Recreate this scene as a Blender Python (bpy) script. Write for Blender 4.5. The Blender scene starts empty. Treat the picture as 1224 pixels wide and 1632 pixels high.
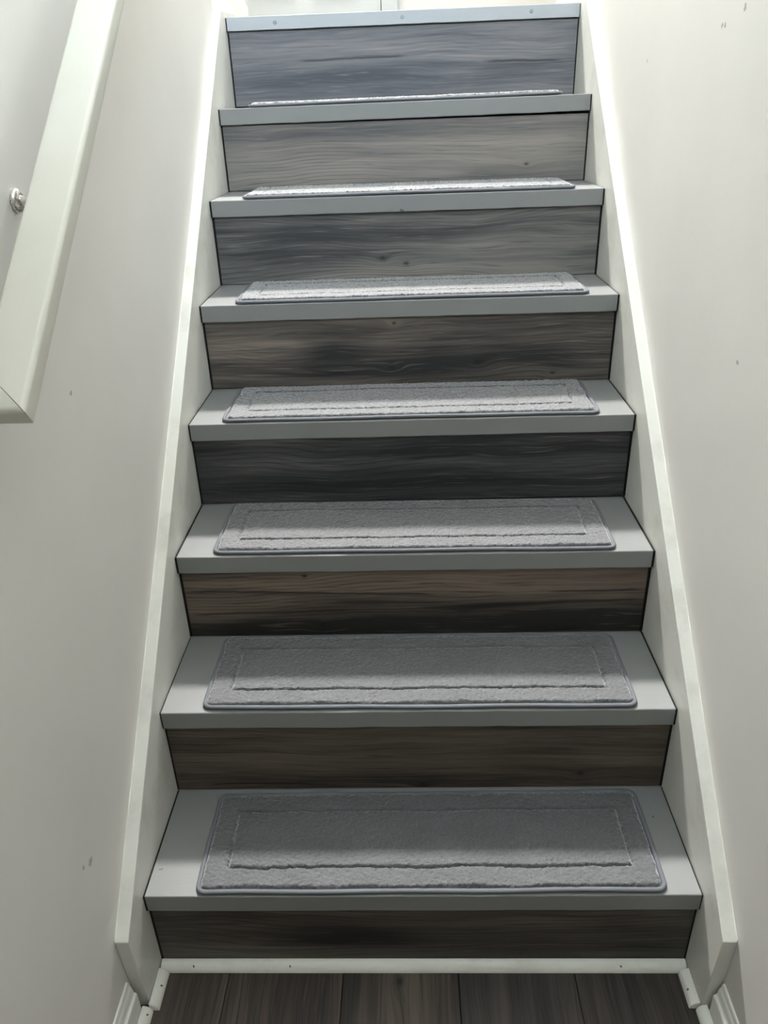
import bpy, bmesh, math, random
import numpy as np
from mathutils import Vector, Matrix

scene = bpy.context.scene
COL = scene.collection

# ------------------------------------------------------------------ camera
CAM = (-0.0037, -0.8194, 1.2987)
YAW, PITCH, ROLL = -0.0376, -0.4787, -0.0367
F_PX = 1232.8
cam_data = bpy.data.cameras.new('camera')
cam = bpy.data.objects.new('camera', cam_data)
COL.objects.link(cam)
cy, sy, cp, sp = math.cos(YAW), math.sin(YAW), math.cos(PITCH), math.sin(PITCH)
fwd = Vector((sy * cp, cy * cp, sp))
right0 = Vector((cy, -sy, 0))
up0 = right0.cross(fwd)
cr, sr = math.cos(ROLL), math.sin(ROLL)
right = cr * right0 + sr * up0
up = -sr * right0 + cr * up0
M = Matrix((right, up, -fwd)).transposed().to_4x4()
M.translation = Vector(CAM)
cam.matrix_world = M
cam_data.sensor_fit = 'VERTICAL'
cam_data.sensor_height = 36.0
cam_data.lens = F_PX / 1632 * 36.0
cam_data.clip_start = 0.02
scene.camera = cam

# ------------------------------------------------------------------ world, lights, exposure
world = bpy.data.worlds.new('world')
scene.world = world
world.use_nodes = True
bgn = world.node_tree.nodes['Background']
bgn.inputs[0].default_value = (0.75, 0.86, 1.0, 1)
bgn.inputs[1].default_value = 0.6

def area_light(name, loc, direction, sx, sz, power, color):
    ld = bpy.data.lights.new(name, 'AREA')
    ld.shape = 'RECTANGLE'
    ld.size, ld.size_y = sx, sz
    ld.energy = power
    ld.color = color
    o = bpy.data.objects.new(name, ld)
    o.location = loc
    o.rotation_euler = Vector(direction).to_track_quat('-Z', 'Y').to_euler()
    COL.objects.link(o)
    return o

# ceiling panel light over the upper hall, added cool fill from an unseen window
area_light('hall_ceiling_lamp_light', (-0.30, 3.40, 4.685), (0, -0.35, -1), 0.66, 0.66, 735.0, (1.0, 0.985, 0.96))
area_light('window_fill', (0.62, -2.50, 3.15), (-0.18, 1, -0.22), 1.10, 1.1, 250.0, (0.72, 0.86, 1.0))

vs = scene.view_settings
vs.view_transform = 'Standard'
vs.look = 'None'
vs.exposure = 0.0
vs.gamma = 1.0
vs.use_curve_mapping = False

# ------------------------------------------------------------------ helpers
def srgb(r, g, b):
    def f(c):
        c /= 255.0
        return c / 12.92 if c <= 0.04045 else ((c + 0.055) / 1.055) ** 2.4
    return (f(r), f(g), f(b), 1.0)

class Mat:
    """small wrapper for building node materials"""
    def __init__(self, name):
        self.m = bpy.data.materials.new(name)
        self.m.use_nodes = True
        self.nt = self.m.node_tree
        self.bsdf = self.nt.nodes['Principled BSDF']
    def node(self, kind, **kw):
        n = self.nt.nodes.new(kind)
        for k, v in kw.items():
            setattr(n, k, v)
        return n
    def put(self, sock, v):
        if v is None:
            return
        if isinstance(v, bpy.types.NodeSocket):
            self.nt.links.new(v, sock)
        else:
            sock.default_value = v
    def coords(self, scale=(1, 1, 1), loc=(0, 0, 0), src=None):
        if src is None:
            src = self.node('ShaderNodeTexCoord').outputs['Object']
        mp = self.node('ShaderNodeMapping')
        self.put(mp.inputs['Vector'], src)
        mp.inputs['Location'].default_value = loc
        mp.inputs['Scale'].default_value = scale
        return mp.outputs[0]
    def noise(self, vec, scale, detail=4.0, rough=0.55, dist=0.0):
        n = self.node('ShaderNodeTexNoise')
        self.put(n.inputs['Vector'], vec)
        n.inputs['Scale'].default_value = scale
        n.inputs['Detail'].default_value = detail
        n.inputs['Roughness'].default_value = rough
        n.inputs['Distortion'].default_value = dist
        return n.outputs['Fac']
    def ramp(self, fac, stops, interp='LINEAR'):
        n = self.node('ShaderNodeValToRGB')
        cr_ = n.color_ramp
        cr_.interpolation = interp
        while len(cr_.elements) < len(stops):
            cr_.elements.new(0.5)
        for e, (p, c) in zip(cr_.elements, stops):
            e.position = p
            e.color = c if len(c) == 4 else (*c, 1)
        self.put(n.inputs[0], fac)
        return n.outputs[0]
    def math(self, op, a, b=None, clamp=False):
        n = self.node('ShaderNodeMath', operation=op, use_clamp=clamp)
        self.put(n.inputs[0], a)
        self.put(n.inputs[1], b)
        return n.outputs[0]
    def mix(self, fac, a, b, mode='MIX'):
        n = self.node('ShaderNodeMix', data_type='RGBA', blend_type=mode)
        self.put(n.inputs['Factor'], fac)
        self.put(n.inputs['A'], a)
        self.put(n.inputs['B'], b)
        return n.outputs['Result']
    def bump(self, h, strength, dist=0.001, normal=None):
        n = self.node('ShaderNodeBump')
        self.put(n.inputs['Height'], h)
        n.inputs['Strength'].default_value = strength
        n.inputs['Distance'].default_value = dist
        self.put(n.inputs['Normal'], normal)
        return n.outputs[0]
    def finish(self, color=None, rough=None, normal=None, **kw):
        self.put(self.bsdf.inputs['Base Color'], color)
        self.put(self.bsdf.inputs['Roughness'], rough)
        self.put(self.bsdf.inputs['Normal'], normal)
        for k, v in kw.items():
            self.put(self.bsdf.inputs[k], v)
        return self.m

G = lambda v: (v, v, v, 1)

def spots(M_, base, pts, dark):
    """scuffs and nicks of the paint at given object-space points (x, y, z, radius)"""
    out = base
    tc = M_.node('ShaderNodeTexCoord').outputs['Object']
    nz = M_.node('ShaderNodeTexNoise')
    M_.put(nz.inputs['Vector'], tc)
    nz.inputs['Scale'].default_value = 160
    add = M_.node('ShaderNodeVectorMath', operation='MULTIPLY_ADD')
    M_.put(add.inputs[0], nz.outputs['Color'])
    add.inputs[1].default_value = (0.012, 0.012, 0.012)
    M_.put(add.inputs[2], tc)
    for x, y, z, r in pts:
        d = M_.node('ShaderNodeVectorMath', operation='DISTANCE')
        M_.put(d.inputs[0], add.outputs[0])
        d.inputs[1].default_value = (x + 0.006, y + 0.006, z + 0.006)
        f = M_.math('LESS_THAN', d.outputs['Value'], r)
        f = M_.math('MULTIPLY', f, 0.6)
        out = M_.mix(f, out, dark)
    return out

def paint_wall(name, col, pts=()):
    m = Mat(name)
    v = m.coords()
    n1 = m.noise(v, 2.2, 4)
    c = m.mix(m.ramp(n1, [(0.35, G(0)), (0.7, G(1))]), col, tuple(k * 0.93 for k in col[:3]) + (1,))
    if pts:
        c = spots(m, c, pts, srgb(120, 116, 110))
    n2 = m.noise(v, 420, 3)
    n3 = m.noise(v, 26, 3)
    b = m.bump(n2, 0.10, 0.0008)
    b = m.bump(n3, 0.12, 0.002, b)
    return m.finish(c, 0.55, b)

def gloss_paint(name, col, rough=0.38, dirt=0.12, dirtcol=srgb(128, 122, 108), gscale=(2, 60, 60), pts=()):
    m = Mat(name)
    v = m.coords()
    d = m.noise(v, 9, 6, 0.65)
    c = m.mix(m.math('MULTIPLY', m.ramp(d, [(0.50, G(0)), (0.72, G(1))]), dirt), col, dirtcol)
    if pts:
        c = spots(m, c, pts, srgb(40, 40, 40))
    g = m.noise(m.coords(gscale), 3.0, 4)
    f = m.noise(v, 300, 2)
    b = m.bump(g, 0.16, 0.0012)
    b = m.bump(f, 0.06, 0.0006, b)
    return m.finish(c, rough, b)

def laminate(name, seed, dark, mid, light, axis='X', contrast=1.0, knots=(), blobs=(), cracks=(), k=0.78):
    """printed wood laminate, grain along the axis; knots (along, across, radius), blobs of darker
    print (along, across, r_along, r_across, amount), cracks (along0, along1, across, slope)"""
    dark, mid, light = [tuple(c * k for c in q[:3]) + (1,) for q in (dark, mid, light)]
    black = tuple(c * 0.30 for c in dark[:3]) + (1,)
    m = Mat(name)
    sep = m.node('ShaderNodeSeparateXYZ')
    m.put(sep.inputs[0], m.node('ShaderNodeTexCoord').outputs['Object'])
    al, ac = (sep.outputs['X'], sep.outputs['Z']) if axis == 'X' else (sep.outputs['Y'], sep.outputs['X'])
    def V(sa, sc, c=None):
        n = m.node('ShaderNodeCombineXYZ')
        m.put(n.inputs[0], m.math('MULTIPLY', al, sa))
        m.put(n.inputs[1], m.math('MULTIPLY', ac if c is None else c, sc))
        n.inputs[2].default_value = seed * 3.17
        return n.outputs[0]
    def sub5(x, f):
        return m.math('MULTIPLY', m.math('SUBTRACT', x, 0.5), f)
    def dist(ka, kc, sa, sc):
        dx = m.math('MULTIPLY', m.math('SUBTRACT', al, ka), sa)
        dz = m.math('MULTIPLY', m.math('SUBTRACT', ac, kc), sc)
        return m.math('ADD', m.math('MULTIPLY', dx, dx), m.math('MULTIPLY', dz, dz))
    def gauss(d2):
        return m.math('EXPONENT', m.math('MULTIPLY', d2, -1.0))
    w = sub5(m.noise(V(2.4, 8.0), 1.0, 2, 0.5), 0.050)
    for ka, kc, kr in knots:
        w = m.math('ADD', w, m.math('MULTIPLY', gauss(dist(ka, kc - kr * 1.2, 0.20 / kr, 0.42 / kr)), kr * 2.2))
    c1 = m.math('ADD', ac, w)
    c2 = m.math('ADD', ac, m.math('ADD', sub5(m.noise(V(2.0, 6.0), 1.0, 2, 0.45), 0.085), m.math('MULTIPLY', w, 0.6)))
    big = m.noise(V(1.3, 7.0), 1.0, 3, 0.5, 0.4)
    med = m.noise(V(1.6, 42.0, c1), 1.0, 4, 0.6)
    fine = m.noise(V(4.0, 165.0, c1), 1.0, 5, 0.7)
    fleck = m.noise(V(9.0, 210.0, c1), 1.0, 2, 0.5)
    t = m.math('ADD', sub5(big, 1.25), sub5(med, 1.0 * contrast))
    t = m.math('ADD', t, sub5(fine, 0.9 * contrast))
    t = m.math('ADD', t, 0.52)
    for ba, bc, ra, rc, am in blobs:
        g = gauss(dist(ba, bc, 1.0 / ra, 1.0 / rc))
        g = m.math('MULTIPLY', g, m.math('MULTIPLY_ADD', med, 1.0))
        g.node.inputs[1].links[0].from_node.inputs[2].default_value = 0.5
        t = m.math('SUBTRACT', t, m.math('MULTIPLY', g, am))
    col = m.ramp(t, [(0.14, dark), (0.50, mid), (0.84, light)])
    sn = m.math('SINE', m.math('MULTIPLY', c2, 2 * math.pi / 0.0085))
    mask = m.ramp(m.noise(V(1.5, 6.0), 1.3, 2), [(0.44, G(0)), (0.58, G(1))])
    ln = m.math('MULTIPLY', m.ramp(sn, [(0.45, G(0)), (1.0, G(1))]), mask)
    ln = m.math('MULTIPLY', ln, m.ramp(fine, [(0.35, G(1)), (0.65, G(0.35))]))
    col = m.mix(m.math('MULTIPLY', ln, 0.75 * contrast), col, dark)
    col = m.mix(m.ramp(fleck, [(0.62, G(0)), (0.74, G(0.55))]), col, light)
    col = m.mix(m.ramp(fleck, [(0.26, G(0.6)), (0.38, G(0))]), col, dark)
    for ka, kc, kr in knots:
        jit = m.math('MULTIPLY_ADD', m.noise(V(70, 90), 1.0, 3), 1.6)
        jit.node.inputs[2].default_value = 0.2
        d = m.math('MULTIPLY', dist(ka, kc, 0.8 / kr, 1.15 / kr), jit)
        col = m.mix(m.ramp(d, [(0.25, G(0.92)), (1.0, G(0.35)), ]), col, col) if False else m.mix(m.math('MULTIPLY', gauss(d), 0.9), col, black)
    for a0, a1, c0, sl in cracks:
        lin = m.math('SUBTRACT', m.math('SUBTRACT', m.math('ADD', ac, m.math('MULTIPLY', w, 0.22)), c0), m.math('MULTIPLY', m.math('SUBTRACT', al, a0), sl))
        lin = m.math('ADD', lin, sub5(m.noise(V(18, 3), 1.0, 3), 0.006))
        cr_ = m.ramp(m.math('ABSOLUTE', lin), [(0.0004, G(0.9)), (0.0024, G(0))])
        mr = m.node('ShaderNodeMapRange', interpolation_type='SMOOTHSTEP')
        m.put(mr.inputs[0], m.math('ABSOLUTE', m.math('SUBTRACT', al, (a0 + a1) / 2)))
        mr.inputs[1].default_value = abs(a1 - a0) / 2
        mr.inputs[2].default_value = abs(a1 - a0) / 2 - 0.04
        col = m.mix(m.math('MULTIPLY', cr_, mr.outputs[0]), col, black)
    b_ = m.bump(fine, 0.25, 0.0006)
    r = m.ramp(fine, [(0.3, G(0.5)), (0.7, G(0.62))])
    return m.finish(col, r, b_)

def pile_mat(name, col, amount=1.0):
    m = Mat(name)
    v = m.coords()
    lay = m.noise(m.coords((1.0, 2.2, 1)), 9, 4, 0.6, 0.6)
    tuft = m.noise(v, 340, 3, 0.65)
    fib = m.noise(v, 1300, 2, 0.7)
    c = m.mix(m.ramp(lay, [(0.34, G(0)), (0.66, G(1))]), tuple(k * 0.80 for k in col[:3]) + (1,), tuple(k * 1.12 for k in col[:3]) + (1,))
    c = m.mix(m.ramp(tuft, [(0.34, G(0.9 * amount)), (0.60, G(0))]), c, tuple(k * 0.45 for k in col[:3]) + (1,))
    c = m.mix(m.ramp(fib, [(0.40, G(0.4)), (0.60, G(0))]), c, tuple(k * 0.5 for k in col[:3]) + (1,))
    b = m.bump(tuft, 0.7, 0.0016)
    return m.finish(c, 0.62, b, **{'Sheen Weight': 1.0, 'Sheen Roughness': 0.5, 'Specular IOR Level': 0.55})

def metal(name, col, rough):
    m = Mat(name)
    n = m.noise(m.coords(), 180, 3)
    return m.finish(col, m.ramp(n, [(0.3, G(rough * 0.8)), (0.7, G(rough * 1.2))]), None, Metallic=1.0)

def plain(name, col, rough=0.6):
    m = Mat(name)
    n = m.noise(m.coords(), 40, 3)
    c = m.mix(n, tuple(k * 0.9 for k in col[:3]) + (1,), tuple(min(1, k * 1.08) for k in col[:3]) + (1,))
    return m.finish(c, rough)

def emit(name, col, strength):
    m = Mat(name)
    return m.finish(col, 0.4, None, **{'Emission Color': col, 'Emission Strength': strength})

def link(name, me, mat=None, parent=None, loc=None):
    o = bpy.data.objects.new(name, me)
    COL.objects.link(o)
    if mat is not None and len(me.materials) == 0:
        me.materials.append(mat)
    if parent is not None:
        o.parent = parent
    if loc is not None:
        o.location = loc
    return o

def mesh(name, verts, faces, smooth=False):
    me = bpy.data.meshes.new(name)
    me.from_pydata([tuple(v) for v in verts], [], faces)
    me.update()
    bm = bmesh.new(); bm.from_mesh(me)
    bmesh.ops.recalc_face_normals(bm, faces=bm.faces)
    bm.to_mesh(me); bm.free()
    if smooth:
        me.polygons.foreach_set('use_smooth', [True] * len(me.polygons))
    return me

def box_data(x0, x1, y0, y1, z0, z1):
    v = [(x0, y0, z0), (x1, y0, z0), (x1, y1, z0), (x0, y1, z0), (x0, y0, z1), (x1, y0, z1), (x1, y1, z1), (x0, y1, z1)]
    f = [(0, 3, 2, 1), (4, 5, 6, 7), (0, 1, 5, 4), (1, 2, 6, 5), (2, 3, 7, 6), (3, 0, 4, 7)]
    return v, f

def boxes(name, lst):
    V, Fc = [], []
    for b in lst:
        v, f = box_data(*b)
        n = len(V)
        V += v
        Fc += [tuple(i + n for i in q) for q in f]
    return mesh(name, V, Fc)

def bevel(me, w, seg=2):
    bm = bmesh.new(); bm.from_mesh(me)
    bmesh.ops.bevel(bm, geom=list(bm.edges), offset=w, segments=seg, profile=0.5, affect='EDGES', clamp_overlap=True)
    bm.to_mesh(me); bm.free()
    return me

def extrude_profile(name, prof, axis, a, b, smooth=False):
    """closed profile [(p, q)] swept straight: axis 'X' -> (t, p, q), 'Y' -> (p, t, q)"""
    def P(t, p, q):
        return (t, p, q) if axis == 'X' else (p, t, q)
    n = len(prof)
    V = [P(a, *k) for k in prof] + [P(b, *k) for k in prof]
    Fc = [(i, (i + 1) % n, n + (i + 1) % n, n + i) for i in range(n)]
    Fc += [tuple(range(n)), tuple(range(2 * n - 1, n - 1, -1))]
    return mesh(name, V, Fc, smooth)

def tag(o, label=None, cat=None, group=None, kind=None):
    if label: o['label'] = label
    if cat: o['category'] = cat
    if group: o['group'] = group
    if kind: o['kind'] = kind
    return o

def empty(name, loc=(0, 0, 0)):
    o = bpy.data.objects.new(name, None)
    o.empty_display_size = 0.05
    o.location = loc
    COL.objects.link(o)
    return o

rng = random.Random(7)

# ------------------------------------------------------------------ materials
WALL_COL = srgb(229, 227, 221)
m_wall_l = paint_wall('wall_paint_left', WALL_COL, [(-0.468, -0.079, 0.3615, 0.006), (-0.468, 0.1943, 0.966, 0.004), (-0.468, -0.10, 0.375, 0.003)])
m_wall_r = paint_wall('wall_paint_right', WALL_COL, [(0.468, 0.449, 1.4075, 0.0042), (0.468, 0.5286, 1.392, 0.0035), (0.468, 0.516, 1.393, 0.003),
                                                     (0.468, 0.9077, 1.3655, 0.003), (0.468, 0.270, 0.9625, 0.0035)])
m_wall = paint_wall('wall_paint_hall', srgb(198, 198, 194))
m_ceil = paint_wall('ceiling_paint', srgb(236, 235, 231))
m_white = gloss_paint('white_trim_paint', srgb(246, 246, 239), 0.36, 0.10, gscale=(20, 3, 20))
m_skirt = gloss_paint('white_stringer_paint', srgb(226, 226, 218), 0.40, 0.25, gscale=(20, 3, 20))
m_rail = gloss_paint('handrail_paint', srgb(202, 201, 190), 0.33, 0.06, gscale=(40, 2, 40))
m_qr = gloss_paint('quarter_round_paint', srgb(250, 248, 238), 0.45, 0.18)
m_tread = gloss_paint('grey_tread_paint', srgb(136, 137, 136), 0.42, 0.10, srgb(118, 120, 118), gscale=(3, 40, 40), pts=[(-.0092, 1.0564, 1.0949, .0035), (-.40, .6305, .7530, .0025), (.41, .145, .1870, .003), (-.43, .045, .187, .003)])
m_nosing_top = gloss_paint('landing_nosing_paint', srgb(176, 181, 185), 0.40, 0.04, gscale=(3, 40, 40))
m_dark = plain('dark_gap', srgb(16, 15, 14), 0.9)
m_hole = plain('nail_hole', srgb(110, 100, 86), 0.8)
m_steel = metal('brushed_nickel', (0.72, 0.70, 0.66, 1), 0.28)
m_screw = metal('screw_steel', (0.28, 0.29, 0.31, 1), 0.45)
m_pile = pile_mat('grey_pile', srgb(96, 97, 101))
m_bind = gloss_paint('mat_binding_cloth', srgb(108, 111, 117), 0.75, 0.05, gscale=(250, 250, 60))
m_door = gloss_paint('door_paint', srgb(172, 176, 174), 0.4, 0.02)
m_plate = plain('light_plate', srgb(240, 240, 238), 0.5)

# ------------------------------------------------------------------ measures (metres)
RUN, NOS, TH = 0.21294, 0.0083, 0.0360
RISE = 0.18851
XS = 0.4465                      # inner faces of the stringers
XW = 0.4685                      # faces of the stairwell walls
ZT = {1: (.1867, .1875), 2: (.3800, .3774), 3: (.5682, .5652), 4: (.7508, .7516), 5: (.9398, .9400), 6: (1.1286, 1.1286), 7: (1.3141, 1.3181), 8: (1.5197, 1.5207)}
XT = {1: (-.4430, .4440), 2: (-.4440, .4425), 3: (-.4420, .4415), 4: (-.4430, .4420), 5: (-.4425, .4425), 6: (-.4420, .4425), 7: (-.4430, .4435), 8: (-.4435, .4445)}
ZL = 1.520                       # landing level
ZC = 4.75                        # ceiling level
YF, YB, YW = 3.75, -4.60, -2.60             # far wall of the upper hall, end of the lower hall, wall of the added window above it
XH = 2.60                        # half width of the upper hall

# ------------------------------------------------------------------ setting
floor = tag(link('floor', boxes('floor', [(-XW, XW, YB, 1.62, -0.06, -0.012)]), m_dark), kind='structure')
PW, PG = 0.195, 0.0012
edges = [-XW + 0.001, -0.327, -0.132, 0.063, 0.258, XW - 0.001]
ptones = [(srgb(40, 36, 33), srgb(88, 76, 68), srgb(126, 112, 100)),
          (srgb(36, 33, 31), srgb(80, 69, 61), srgb(120, 104, 92)),
          (srgb(38, 34, 32), srgb(86, 75, 66), srgb(124, 110, 98)),
          (srgb(34, 33, 33), srgb(76, 70, 66), srgb(112, 102, 95)),
          (srgb(36, 34, 33), srgb(80, 72, 66), srgb(116, 106, 98))]
for i in range(5):
    mt = laminate('floor_laminate_%d' % i, 5 + i * 1.7, *ptones[i], axis='Y', knots=[(-0.030, -0.036, 0.007)] if i == 2 else [], k=0.62)
    cuts = [0.012, -0.75 - 0.22 * (i % 3), YB]
    for a, b in zip(cuts[:-1], cuts[1:]):
        me = boxes('plank', [(edges[i] + PG / 2, edges[i + 1] - PG / 2, b + PG / 2, a - PG / 2, -0.012, 0.0)])
        link('plank', bevel(me, 0.0007, 1), mt, floor)

WT = 0.10
YG, XG = -1.25, 1.90            # edge of an unseen gallery opened for the window fill, its right side
tag(link('wall_left', boxes('wall_left', [(-XW - WT, -XW, YB, 1.90, 0.0, ZC)]), m_wall_l), kind='structure')
tag(link('wall_right', boxes('wall_right', [(XW, XW + WT, YG, 1.90, 0.0, ZC), (XW, XW + WT, YB, YG, 0.0, 2.32)]), m_wall_r), kind='structure')
# upper hall: landing slab with its under-wall, far wall with door opening, side walls
tag(link('floor_landing', boxes('floor_landing', [(-XS + .002, XS - .002, 1.502, 1.90, ZL - 0.20, ZL - 0.004), (-XH, XH, 1.902, YF, ZL - 0.20, ZL - 0.004),
                                                  (-XS + .002, XS - .002, 1.56, 1.60, 0.0, ZL - 0.20)]),
         laminate('landing_laminate', 31, srgb(44, 40, 38), srgb(92, 82, 75), srgb(130, 118, 108), axis='X')), kind='structure')
DX0, DX1, DZ = -0.8575, -0.0955, ZL + 2.03
tag(link('wall_far', boxes('wall_far', [(-XH, DX0 - 0.003, YF, YF + WT, ZL, ZC), (DX1 + 0.003, XH, YF, YF + WT, ZL, ZC), (DX0 - 0.003, DX1 + 0.003, YF, YF + WT, DZ + 0.003, ZC)]), m_wall), kind='structure')
tag(link('wall_hall_left', boxes('wall_hall_left', [(-XH - WT, -XH, 1.90, YF, ZL, ZC), (-XH, -XW - WT, 1.80, 1.90, ZL, ZC)]), m_wall), kind='structure')
tag(link('wall_hall_right', boxes('wall_hall_right', [(XH, XH + WT, 1.90, YF, ZL, ZC), (XW + WT, XH, 1.80, 1.90, ZL, ZC)]), m_wall), kind='structure')
tag(link('ceiling', boxes('ceiling', [(-XH - WT, XH + WT, YW - WT, YF + WT, ZC, ZC + 0.1)]), m_ceil), kind='structure')
# entrance wall with an opening for the added window; slab over the lower hall
WX, WXC, WZ0, WZ1 = 0.60, 0.62, 2.56, 3.74
tag(link('wall_entrance', boxes('wall_entrance', [(-XW, XG, YW - WT, YW, 2.50, WZ0), (-XW, XG, YW - WT, YW, WZ1, ZC), (-XW, WXC - WX, YW - WT, YW, WZ0, WZ1), (WXC + WX, XG, YW - WT, YW, WZ0, WZ1),
                                                   (-XW, XW, YB - WT, YB, 0.0, 2.32)]), m_wall), kind='structure')
tag(link('wall_fill_gallery', boxes('wall_fill_gallery', [(XG, XG + WT, YW - WT, YG, 2.50, ZC), (XW + WT, XG + WT, YG, YG + WT, 2.50, ZC)]), m_wall), kind='structure')  # unseen walls round the gallery added for the fill light
tag(link('ceiling_shade_slab', boxes('ceiling_shade_slab', [(-XW, XG + WT, YB - WT, YG - .001, 2.32, 2.50)]), m_ceil), kind='structure')  # unseen slab, edge placed to keep the fill light off the low steps
fill_win = tag(empty('fill_window_1', (WXC, YW, WZ0)), kind='structure')  # unseen window added as the source of the cool fill light
h = WZ1 - WZ0
link('fill_window_frame', boxes('fill_window_frame', [(-WX, -WX + .05, -.07, -.01, 0, h), (WX - .05, WX, -.07, -.01, 0, h), (-WX + .05, WX - .05, -.07, -.01, 0, .05), (-WX + .05, WX - .05, -.07, -.01, h - .05, h), (-.02, .02, -.065, -.015, .05, h - .05)]), m_white, fill_win)
m_fill_pane = emit('fill_pane_glow', (0.80, 0.90, 1.0, 1), 2.0)  # glow for the panes of the added window
for s in (-1, 1):
    x0, x1 = sorted((s * 0.02, s * (WX - .05)))
    link('fill_pane', boxes('fill_pane', [(x0, x1, -.045, -.04, .05, h - .05)]), m_fill_pane, fill_win)

# door of the upper hall
door = tag(empty('door_1', (0, YF, ZL)), kind='structure')
link('door_leaf', bevel(boxes('door_leaf', [(DX0, DX1 - 0.004, 0.020, 0.060, 0.006, 2.03)]), 0.002), m_door, door)
for px0, px1 in ((DX0 + .11, DX0 + .34), (DX0 + .42, DX0 + .65)):
    for z0, z1 in ((.32, .88), (1.02, 1.86)):
        link('door_panel', bevel(boxes('door_panel', [(px0, px1, 0.012, 0.030, z0, z1)]), 0.008), m_door, door)
cs = 0.080
link('door_casing', boxes('door_casing', [(DX1, DX1 + cs, -.016, 0.0, 0, 2.03 + cs), (DX0 - cs, DX0, -.016, 0, 0, 2.03 + cs), (DX0, DX1, -.016, 0, 2.034, 2.03 + cs)]), m_door, door)
link('door_gap_shade', boxes('door_gap_shade', [(DX1 - 0.004, DX1 + 0.001, 0.030, 0.060, 0, 2.03)]), m_dark, door)  # near-black strip filling the leaf gap, painting in its shade
me = bpy.data.meshes.new('door_knob')
bm = bmesh.new()
bmesh.ops.create_uvsphere(bm, u_segments=20, v_segments=12, radius=0.028, matrix=Matrix.Translation((DX0 + .06, -.035, .95)))
bmesh.ops.create_cone(bm, cap_ends=True, segments=16, radius1=.011, radius2=.011, depth=.06, matrix=Matrix.Translation((DX0 + .06, 0, .95)) @ Matrix.Rotation(math.pi / 2, 4, 'X'))
bm.to_mesh(me); bm.free()
link('door_knob', me, m_steel, door)

# baseboards: flat face, stepped ogee top
BB = [(0, 0), (.0125, 0), (.0125, .054), (.0118, .0560), (.0085, .0585), (.0072, .0620), (.0070, .0670), (.0060, .0715), (.0040, .0760), (.0036, .0810), (.0025, .0840), (0, .0845)]
def baseboard(name, s, y0, y1, z0, parent=None, scale=1.0):
    prof = [(s * (XW - p), z0 + q * scale) for p, q in BB]
    o = link(name, extrude_profile(name, prof, 'Y', y0, y1), m_white, parent)
    tag(o, kind='structure')
    return o
def nails(parent, pts, r=0.0014, nrm=(0, -.7, .7)):
    for p in pts:
        me = bpy.data.meshes.new('nail_hole')
        bm = bmesh.new()
        bmesh.ops.create_cone(bm, cap_ends=True, segments=10, radius1=r, radius2=r * .8, depth=.0012)
        q = Vector(nrm).to_track_quat('Z', 'Y').to_matrix().to_4x4()
        bmesh.ops.transform(bm, matrix=Matrix.Translation(p) @ q @ Matrix.Rotation(rng.random(), 4, 'Z') @ Matrix.Diagonal((1, 1.5, 1, 1)), verts=bm.verts)
        bm.to_mesh(me); bm.free()
        link('nail_hole', me, m_hole, parent)
bl = baseboard('baseboard_left', -1, YB, -0.0835, 0)
br = baseboard('baseboard_right', 1, YB, -0.0845, 0)
baseboard('baseboard_landing_left', -1, 1.452, 1.90, ZL - .012, scale=1.35)
baseboard('baseboard_landing_right', 1, 1.452, 1.90, ZL - .012, scale=1.35)
fb = [(YF - p, ZL - .004 + q * 1.3) for p, q in BB]
tag(link('baseboard_far', extrude_profile('baseboard_far', fb, 'X', DX1 + cs, XH), m_white), kind='structure')

# quarter rounds at the foot of the stairs
QR = 0.0165
def quarter(n=8):
    return [(0, 0)] + [(QR * math.cos(a), QR * math.sin(a)) for a in [i * math.pi / 2 / n for i in range(n + 1)]]
def quarter_x(name, x0, x1, yface):
    return tag(link(name, bevel(extrude_profile(name, [(yface - p, q + .0002) for p, q in quarter()], 'X', x0, x1), .0009, 1), m_qr), kind='structure')
def quarter_y(name, xface, s, y0, y1):
    return tag(link(name, bevel(extrude_profile(name, [(xface - s * p, q + .0002) for p, q in quarter()], 'Y', y0, y1), .0009, 1), m_qr), kind='structure')
t1 = quarter_x('trim_1', -0.4445, 0.4445, -0.0006)
nails(t1, [(-.3877, -.0123, .0123), (-.2223, -.0123, .0123), (.3354, -.0123, .0123)])
t2 = quarter_y('trim_2', -XS + .0006, -1, -0.079, -0.0172)
nails(t2, [(-XS + .0128, -.045, .0123)], nrm=(.7, 0, .7))
t3 = quarter_y('trim_3', XS - .0006, 1, -0.074, -0.0172)
nails(t3, [(XS - .0128, -.050, .0123)], nrm=(-.7, 0, .7))
t4 = quarter_y('trim_4', -XW + .0129, -1, YB, -0.0800)
nails(t4, [(-XW + .0129 + .0118, -.092, .0123)], nrm=(.7, 0, .7))
t5 = quarter_y('trim_5', XW - .0129, 1, YB, -0.0760)

# ------------------------------------------------------------------ staircase
stair = tag(empty('staircase', (0, 0, 0)), 'straight flight of grey painted treads with dark wood-look risers between white stringers', 'staircase')

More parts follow.
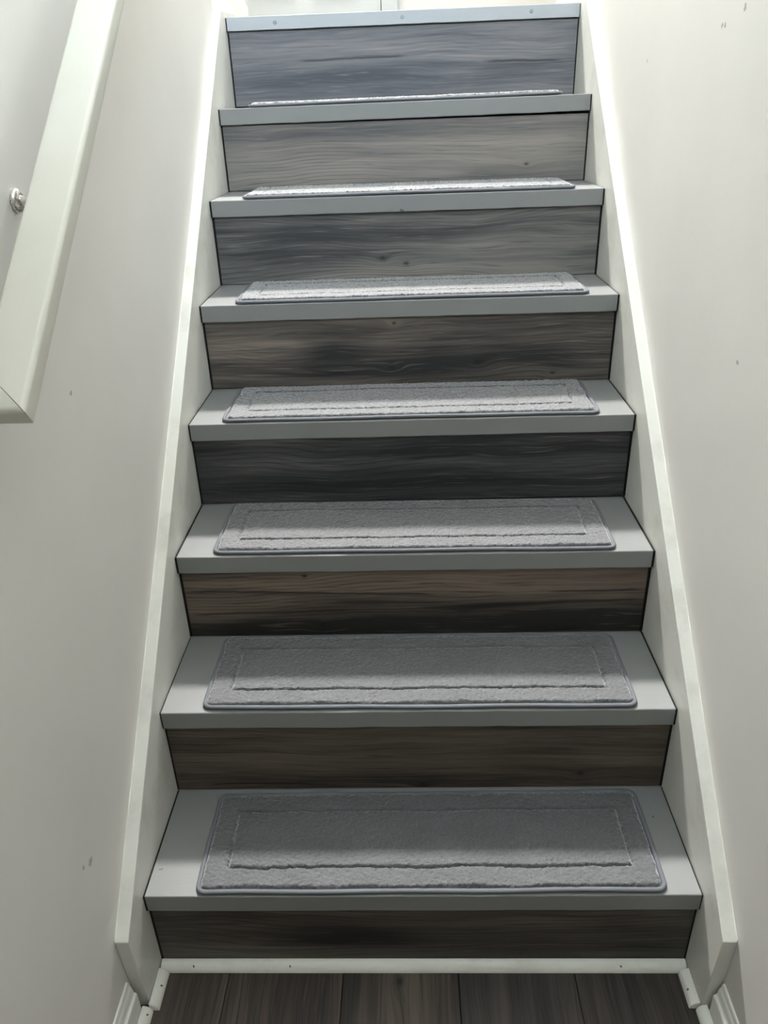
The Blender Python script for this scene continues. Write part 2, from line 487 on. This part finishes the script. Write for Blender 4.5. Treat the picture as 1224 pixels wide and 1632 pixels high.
def stringer(s, a, c, y_end):
    """sloping side board against the wall; its top edge is z = a*y + c"""
    yt, zt = 1.452, a * 1.452 + c
    zend = a * y_end + c
    prof = [(y_end + .013, 0.0), (y_end, zend), (yt - .015, a * (yt - .015) + c), (1.62, ZL + .02), (1.62, 0.0)]
    x0, x1 = s * XS, s * (XW - .0003)
    n = len(prof)
    V = [(x0, p, q) for p, q in prof] + [(x1, p, q) for p, q in prof]
    Fc = [(i, (i + 1) % n, n + (i + 1) % n, n + i) for i in range(n)] + [tuple(range(n)), tuple(range(2 * n - 1, n - 1, -1))]
    o = link('stringer', bevel(mesh('stringer', V, Fc), .0012, 2), m_skirt, stair)
    o['label'] = 'white painted stringer board with chipped top edge'
    # loose bead of paint along the wall joint
    m_ = []
    nn = 110
    for i in range(nn + 1):
        y = y_end + .002 + (1.43 - y_end) * i / nn
        m_.append((y, a * y + c, .0007 + .0011 * rng.random() ** 2))
    V, Fc = [], []
    for y, z, w in m_:
        V += [(x1, y, z - .001), (x1 - s * w * 1.5, y, z - .0006), (x1 - s * w * .7, y - .0004, z + w * .9), (x1, y, z + w * 1.3)]
    for i in range(nn):
        for j in range(3):
            Fc.append((4 * i + j, 4 * i + j + 1, 4 * i + 5 + j, 4 * i + 4 + j))
    link('paint_bead', mesh('paint_bead', V, Fc, True), m_white, o)
    return o
stringer(-1, 0.8862, 0.2563, -0.0830)
stringer(1, 0.8800, 0.2700, -0.0890)

# (dark, mid, light, knots) per riser board: print, with light gaining upward painted in
RT = {
 1: dict(dark=srgb(38, 37, 36), mid=srgb(92, 86, 79), light=srgb(136, 127, 117), knots=[(.169, .031, .0035)], blobs=[(-.12, .07, .13, .035, .55), (.10, .05, .25, .04, .3)], k=.62),
 2: dict(dark=srgb(44, 41, 38), mid=srgb(106, 95, 84), light=srgb(140, 126, 112), knots=[(.011, .197, .006), (.296, .222, .005)], cracks=[(-.40, -.18, .201, .004)], k=.62),
 3: dict(dark=srgb(46, 44, 43), mid=srgb(120, 106, 94), light=srgb(156, 139, 124), knots=[(-.206, .518, .004), (-.178, .406, .005)],
         blobs=[(-.1, .40, .5, .022, .5), (.3, .41, .3, .03, .4)], cracks=[(-.446, -.10, .434, .020), (.0, .45, .442, .026), (-.446, .05, .488, -.03), (.25, .45, .474, .012)], k=.66),
 4: dict(dark=srgb(40, 42, 46), mid=srgb(94, 94, 95), light=srgb(150, 144, 138), blobs=[(0, .60, .5, .03, .2), (-.1, .69, .5, .02, .25)], cracks=[(-.32, -.18, .612, .01), (-.02, .15, .662, .06)], k=.62),
 5: dict(dark=srgb(50, 50, 52), mid=srgb(116, 108, 101), light=srgb(164, 151, 139), knots=[(-.037, .793, .006), (.153, .800, .008), (.318, .771, .004), (-.03, .89, .004)],
         blobs=[(-.17, .835, .08, .035, .45), (.3, .81, .10, .03, .3), (.05, .80, .12, .03, .25)], cracks=[(-.24, -.12, .792, -.10)], k=.70),
 6: dict(dark=srgb(66, 69, 72), mid=srgb(124, 122, 119), light=srgb(162, 156, 149), knots=[(-.056, .992, .006), (-.001, .978, .005)], blobs=[(-.3, 1.0, .15, .05, .25), (.1, 1.05, .2, .02, .25)], k=.72),
 7: dict(dark=srgb(84, 86, 90), mid=srgb(140, 135, 130), light=srgb(170, 161, 152), knots=[(.30, 1.17, .004)], blobs=[(0, 1.255, .5, .02, .3)], k=.74, contrast=.8),
 8: dict(dark=srgb(84, 88, 96), mid=srgb(134, 134, 138), light=srgb(172, 164, 158), blobs=[(-.2, 1.38, .4, .04, .35), (.3, 1.39, .15, .02, .3)], cracks=[(.20, .42, 1.404, -.02), (-.28, .02, 1.418, .01)], k=.74, contrast=.8),
}
for k in range(1, 9):
    zb = 0.0 if k == 1 else max(ZT[k - 1])
    zt = min(ZT[k]) - (TH if k < 8 else 0.030)
    y = (k - 1) * RUN
    xl, xr = XT[k][0] + .0008, XT[k][1] - .0008
    mt = laminate('riser_laminate_%d' % k, 11 + k * 2.3, **RT[k])
    me = bevel(boxes('riser', [(xl, xr, y, y + 0.009, zb + .0012, zt - .0012)]), .0006, 1)
    link('riser', me, mt, stair)

def slab_tilt(name, xl, xr, y0, y1, zl, zr, th, bev=.0022):
    """board with independent heights of its two ends, split along the front for a slightly uneven edge"""
    n = 24
    V, Fc = [], []
    for i in range(n + 1):
        t = i / n
        x = xl + (xr - xl) * t
        z = zl + (zr - zl) * t
        jy = rng.uniform(-.0005, .0005)
        jz = rng.uniform(-.0004, .0004)
        V += [(x, y0 + jy, z - th + jz), (x, y0 + jy, z + jz * .3), (x, y1, z), (x, y1, z - th)]
    for i in range(n):
        a = 4 * i
        for j in range(4):
            Fc.append((a + j, a + (j + 1) % 4, a + 4 + (j + 1) % 4, a + 4 + j))
    Fc += [(0, 1, 2, 3), (4 * n + 3, 4 * n + 2, 4 * n + 1, 4 * n)]
    me = mesh(name, V, Fc)
    bm = bmesh.new(); bm.from_mesh(me)
    es = [e for e in bm.edges if abs(e.verts[0].co.y - e.verts[1].co.y) < .003 and e.verts[0].co.y < y0 + .002 and e.verts[1].co.y < y0 + .002
          and abs(e.verts[0].co.x - e.verts[1].co.x) > .001]
    bmesh.ops.bevel(bm, geom=es, offset=bev, segments=3, profile=0.5, affect='EDGES')
    bm.to_mesh(me); bm.free()
    return me
for k in range(1, 8):
    xl, xr = XT[k]
    y0 = (k - 1) * RUN - NOS
    link('tread', slab_tilt('tread', xl, xr, y0, k * RUN + .010, *ZT[k], TH), m_tread, stair)
nz = link('landing_nosing', slab_tilt('landing_nosing', XT[8][0], XT[8][1], 7 * RUN - NOS, 7 * RUN + .012, *ZT[8], .030, .0012), m_nosing_top, stair)
nz['label'] = 'pale blue-grey nosing strip with three screws'
for x, z in ((-.3212, 1.5045), (.0012, 1.5050), (.3246, 1.5062)):
    me = bpy.data.meshes.new('screw')
    bm = bmesh.new()
    R_ = Matrix.Rotation(math.pi / 2, 4, 'X')
    bmesh.ops.create_cone(bm, cap_ends=True, segments=16, radius1=.0046, radius2=.0036, depth=.0016, matrix=Matrix.Translation((x, 7 * RUN - NOS - .0005, z)) @ R_)
    bmesh.ops.create_cone(bm, cap_ends=True, segments=8, radius1=.0018, radius2=.0018, depth=.0012, matrix=Matrix.Translation((x, 7 * RUN - NOS - .0012, z)) @ R_)
    bm.to_mesh(me); bm.free()
    link('screw', me, m_screw, nz)

# near-black filler strips in the end gaps, standing for the shadow at the stringers
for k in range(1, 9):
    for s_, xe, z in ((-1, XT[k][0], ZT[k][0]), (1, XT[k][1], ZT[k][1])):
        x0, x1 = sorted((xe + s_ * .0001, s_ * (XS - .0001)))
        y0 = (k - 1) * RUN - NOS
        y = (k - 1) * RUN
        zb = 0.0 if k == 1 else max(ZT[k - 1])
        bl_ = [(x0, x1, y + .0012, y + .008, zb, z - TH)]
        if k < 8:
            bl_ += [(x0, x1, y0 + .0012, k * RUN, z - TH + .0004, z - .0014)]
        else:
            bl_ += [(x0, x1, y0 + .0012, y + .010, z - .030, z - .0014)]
        link('joint_shade', boxes('joint_shade', bl_), m_dark, stair)

# ------------------------------------------------------------------ stair mats
MW, MD = 0.757, 0.207
def smooth_noise(shape, sigma, r):
    a = r.standard_normal(shape)
    fy = np.fft.fftfreq(shape[0])[:, None]
    fx = np.fft.rfftfreq(shape[1])[None, :]
    g = np.exp(-2 * (math.pi * sigma) ** 2 * (fx ** 2 + fy ** 2))
    o = np.fft.irfft2(np.fft.rfft2(a) * g, s=shape)
    return o / o.std()

def grid_part(name, X, Y, Z, keep):
    ny, nx = X.shape
    idx = np.arange(ny * nx).reshape(ny, nx)
    q = np.stack([idx[:-1, :-1], idx[:-1, 1:], idx[1:, 1:], idx[1:, :-1]], -1)[keep]
    used = np.unique(q)
    remap = np.full(ny * nx, -1, dtype=np.int64)
    remap[used] = np.arange(len(used))
    co = np.stack([X.ravel()[used], Y.ravel()[used], Z.ravel()[used]], -1)
    q = remap[q]
    me = bpy.data.meshes.new(name)
    me.vertices.add(len(co))
    me.vertices.foreach_set('co', co.astype(np.float32).ravel())
    me.loops.add(q.size)
    me.loops.foreach_set('vertex_index', q.astype(np.int32).ravel())
    me.polygons.add(len(q))
    me.polygons.foreach_set('loop_start', np.arange(0, q.size, 4, dtype=np.int32))
    me.polygons.foreach_set('use_smooth', np.ones(len(q), dtype=bool))
    me.update(calc_edges=True)
    me.validate()
    return me

def rounded_rect(w, d, r, n=6):
    pts = []
    for cx, cy_, a0 in ((w / 2 - r, d / 2 - r, 0), (-w / 2 + r, d / 2 - r, 90), (-w / 2 + r, -d / 2 + r, 180), (w / 2 - r, -d / 2 + r, 270)):
        for i in range(n + 1):
            a = math.radians(a0 + 90 * i / n)
            pts.append((cx + r * math.cos(a), cy_ + r * math.sin(a)))
    # subdivide the straight runs
    out = []
    for i, p in enumerate(pts):
        q = pts[(i + 1) % len(pts)]
        L = math.hypot(q[0] - p[0], q[1] - p[1])
        k = max(1, int(L / 0.012))
        for j in range(k):
            out.append((p[0] + (q[0] - p[0]) * j / k, p[1] + (q[1] - p[1]) * j / k))
    return out

def make_mat(k, xc, yf, rz, label):
    r = np.random.default_rng(100 + k)
    zl, zr = ZT[k]
    zc = (zl + zr) / 2
    o = empty('stair_mat', (xc, yf + MD / 2, zc + .0006))
    o.rotation_euler = (0, -math.atan2(zr - zl, .885), rz)
    tag(o, label, 'mat', 'plush stair mats on the treads')
    # binding: flattened cord round the rim
    rim = rounded_rect(MW - .008, MD - .008, .014)
    n = len(rim)
    ph = r.uniform(0, 6, 4)
    V, Fc = [], []
    ns = 10
    for i, (x, y) in enumerate(rim):
        x0, y0 = rim[i - 1]
        x1, y1 = rim[(i + 1) % n]
        tx, ty = x1 - x0, y1 - y0
        L = math.hypot(tx, ty)
        nx, ny = ty / L, -tx / L
        wob = .0008 * math.sin(x * 23 + ph[0]) + .0005 * math.sin(y * 40 + ph[1])
        lift = .0007 * (1 + math.sin(x * 11 + ph[2])) * .5
        for j in range(ns):
            a = 2 * math.pi * j / ns
            c_, s_ = math.cos(a), math.sin(a)
            V.append((x + nx * (.0040 * c_ + wob), y + ny * (.0040 * c_ + wob), .0034 + lift + .0032 * s_))
    for i in range(n):
        for j in range(ns):
            Fc.append((i * ns + j, ((i + 1) % n) * ns + j, ((i + 1) % n) * ns + (j + 1) % ns, i * ns + (j + 1) % ns))
    link('binding', mesh('binding', V, Fc, True), m_bind, o)
    # backing cloth
    bpts = rounded_rect(MW - .014, MD - .014, .011, 3)
    nb = len(bpts)
    V = [(x, y, .0002) for x, y in bpts] + [(x, y, .0032) for x, y in bpts]
    Fc = [tuple(range(nb)), tuple(range(nb, 2 * nb))] + [(i, (i + 1) % nb, nb + (i + 1) % nb, nb + i) for i in range(nb)]
    link('backing', mesh('backing', V, Fc), m_bind, o)
    # pile: border ring and inner panel parted by a groove
    step = .0018
    xs = np.arange(-MW / 2 + .006, MW / 2 - .006, step)
    ys = np.arange(-MD / 2 + .006, MD / 2 - .006, step)
    X, Y = np.meshgrid(xs, ys)
    shp = X.shape
    warp = smooth_noise(shp, 9, r) * .0009 + smooth_noise(shp, 2.2, r) * .0006
    ax, ay = MW / 2 - .0070, MD / 2 - .0070
    rr = .012
    qx, qy = np.abs(X) - (ax - rr), np.abs(Y) - (ay - rr)
    sd = np.hypot(np.maximum(qx, 0), np.maximum(qy, 0)) + np.minimum(np.maximum(qx, qy), 0) - rr
    e = -sd + warp * .9                              # distance inside the pile edge
    gx, gy = MW / 2 - .0455, MD / 2 - .0455
    g = np.maximum(np.abs(X) - gx, np.abs(Y) - gy) + smooth_noise(shp, 14, r) * .0008 + smooth_noise(shp, 2.5, r) * .0005
    def ss(t):
        t = np.clip(t, 0, 1)
        return t * t * (3 - 2 * t)
    tufts = r.standard_normal(shp) * .00050 + smooth_noise(shp, .8, r) * .00030 + smooth_noise(shp, 18, r) * .0003
    top = .0098 + tufts
    H = .0028 + (top - .0028) * np.sqrt(ss(e / .0055)) * (1 - .92 * np.exp(-(g / .0019) ** 2))
    Xj = X + smooth_noise(shp, .7, r) * .00045
    Yj = Y + smooth_noise(shp, .7, r) * .00045
    ec = (e[:-1, :-1] + e[1:, 1:]) / 2
    gc = (g[:-1, :-1] + g[1:, 1:]) / 2
    link('pile_border', grid_part('pile_border', Xj, Yj, H, (ec > -.0015) & (gc >= 0)), m_pile, o)
    link('pile_center', grid_part('pile_center', Xj, Yj, H, (gc < 0)), m_pile, o)
    return o

mats = [
 (1, .0150, -.0065, .0035, 'grey plush stair mat on the lowest tread, just above the floor trim'),
 (2, .0040, .2085, -.004, 'grey plush stair mat on the second tread from the floor'),
 (3, .0010, .4215, -.004, 'grey plush stair mat on the third tread from the floor'),
 (4, -.0010, .6340, -.003, 'grey plush stair mat on the middle tread, fourth from floor and from landing'),
 (5, .0080, .8470, .003, 'grey plush stair mat on the fifth tread from the floor'),
 (6, .0050, 1.0600, .000, 'grey plush stair mat on the sixth tread, only a thin strip of its top showing'),
 (7, .0020, 1.2725, .000, 'grey plush stair mat seen edge-on, on the highest tread below the landing'),
]
for a in mats:
    make_mat(*a)

# ------------------------------------------------------------------ handrail
RS = 0.7786
def rail_z(y):                    # top face of the rail
    return RS * y + 1.1361
RX0, RX1, RH, RR = -0.4330, -0.3790, 0.0265, 0.0060
rail = tag(empty('handrail', (-0.40, -0.10, 1.02)), 'white painted wooden handrail with mitred end, running up the left wall', 'handrail')
L_ = math.hypot(1, RS)
dirv = Vector((0, 1 / L_, RS / L_))
nrmv = Vector((0, -RS / L_, 1 / L_))
def rr_profile(w, h_, r_, n=6):
    out = []
    for cx, cy_, a0 in ((w - r_, -r_, 0), (r_, -r_, 90), (r_, -h_ + r_, 180), (w - r_, -h_ + r_, 270)):
        for i in range(n + 1):
            a = math.radians(a0 + 90 * i / n)
            out.append((cx + r_ * math.cos(a), cy_ + r_ * math.sin(a)))
    return out
prof = rr_profile(RX1 - RX0, RH, RR)
Y_END = -0.1110
O = Vector((RX0, Y_END, rail_z(Y_END)))          # start of the outer lower face
def sweep(name, rings, mat, parent):
    n = len(rings[0])
    V = [p for r_ in rings for p in r_]
    Fc = []
    for i in range(len(rings) - 1):
        for j in range(n):
            Fc.append((i * n + j, i * n + (j + 1) % n, (i + 1) * n + (j + 1) % n, (i + 1) * n + j))
    Fc += [tuple(range(n)), tuple(range(len(V) - 1, len(V) - 1 - n, -1))]
    me = mesh(name, V, Fc, False)
    me.polygons.foreach_set('use_smooth', [len(p.vertices) == 4 for p in me.polygons])
    bm = bmesh.new(); bm.from_mesh(me)
    for e in bm.edges:
        if any(len(f.verts) > 4 for f in e.link_faces):
            e.smooth = False
    bm.to_mesh(me); bm.free()
    return link(name, me, mat, parent)
rail_origin = Vector(rail.location)
W_ = RX1 - RX0
# main run starts at the mitre plane: distance along = W - w  (outer face is at w = W)
def run_pt(w, q, s):
    return O + Vector((w, 0, 0)) + nrmv * q + dirv * s - rail_origin
ringA = [run_pt(w, q, (W_ - w) + .0004) for w, q in prof]
ringB = [run_pt(w, q, 2.55) for w, q in prof]
link_main = sweep('rail', [ringA, ringB], m_rail, rail)
# return to the wall: same profile turned, w now measured backwards along the rail
ringC = [run_pt(w, q, (W_ - w) - .0004) for w, q in prof]
ringD = [Vector((-XW + .0004, 0, 0)) + Vector((0, 1, 0)) * 0 + (O - Vector((O.x, 0, 0))) + nrmv * q + dirv * (W_ - w) - rail_origin for w, q in prof]
sweep('rail_return', [ringC, ringD], m_rail, rail)

def bracket(y):
    zt = rail_z(y) - RH * L_
    b = empty('bracket', (0, 0, 0))
    b.parent = rail
    zr = rail_z(y) - .046
    base = Vector((-XW, y, zr))
    def lathe(name, pr, n=24):
        V, Fc = [], []
        for i in range(n):
            a = 2 * math.pi * i / n
            for rad, t in pr:
                V.append(base + Vector((t, rad * math.cos(a), rad * math.sin(a))) - rail_origin)
        m2 = len(pr)
        for i in range(n):
            for j in range(m2 - 1):
                Fc.append((i * m2 + j, i * m2 + j + 1, ((i + 1) % n) * m2 + j + 1, ((i + 1) % n) * m2 + j))
        return link(name, mesh(name, V, Fc, True), m_steel, b)
    lathe('wall_plate', [(0, .0005), (.0125, .0005), (.0140, .002), (.0138, .0050), (.0115, .0072), (.0080, .0084), (0, .0088)])
    # arm: out from the plate, bending up under the rail
    pts = []
    for i in range(13):
        t = i / 12
        if t < .5:
            pts.append(base + Vector((.006 + .048 * t * 2, 0, -.004 * t)))
        else:
            u = (t - .5) * 2
            pts.append(base + Vector((.054 + .013 * math.sin(u * math.pi / 2), 0, -.002 + (zt - zr + .004) * (1 - math.cos(u * math.pi / 2)))))
    V, Fc = [], []
    n = 12
    for i, p in enumerate(pts):
        d = (pts[min(i + 1, 12)] - pts[max(i - 1, 0)]).normalized()
        e1 = Vector((0, 1, 0))
        e2 = d.cross(e1)
        for j in range(n):
            a = 2 * math.pi * j / n
            V.append(p + (e1 * math.cos(a) + e2 * math.sin(a)) * .0062 - rail_origin)
    for i in range(12):
        for j in range(n):
            Fc.append((i * n + j, i * n + (j + 1) % n, (i + 1) * n + (j + 1) % n, (i + 1) * n + j))
    link('arm', mesh('arm', V, Fc, True), m_steel, b)
    me = bevel(boxes('saddle', [(-.014, .014, -.026, .026, -.003, 0)]), .001, 1)
    s = link('saddle', me, m_steel, b)
    s.location = Vector(((RX0 + RX1) / 2, y, zt)) - rail_origin
    s.rotation_euler = (math.atan(RS), 0, 0)
bracket(0.163)
bracket(1.25)

# ------------------------------------------------------------------ ceiling lamp fixture of the upper hall
lamp = tag(empty('ceiling_light', (-0.30, 3.40, ZC)), 'square white flush ceiling light over the upper hall', 'ceiling light')
link('lamp_frame', boxes('lamp_frame', [(-.33, -.305, -.33, .33, -.05, -.0005), (.305, .33, -.33, .33, -.05, -.0005), (-.305, .305, -.33, -.305, -.05, -.0005), (-.305, .305, .305, .33, -.05, -.0005)]), m_plate, lamp)
link('lamp_diffuser', boxes('lamp_diffuser', [(-.304, .304, -.304, .304, -.045, -.035)]), emit('lamp_diffuser_glow', (1.0, .985, .96, 1), 3.0), lamp)
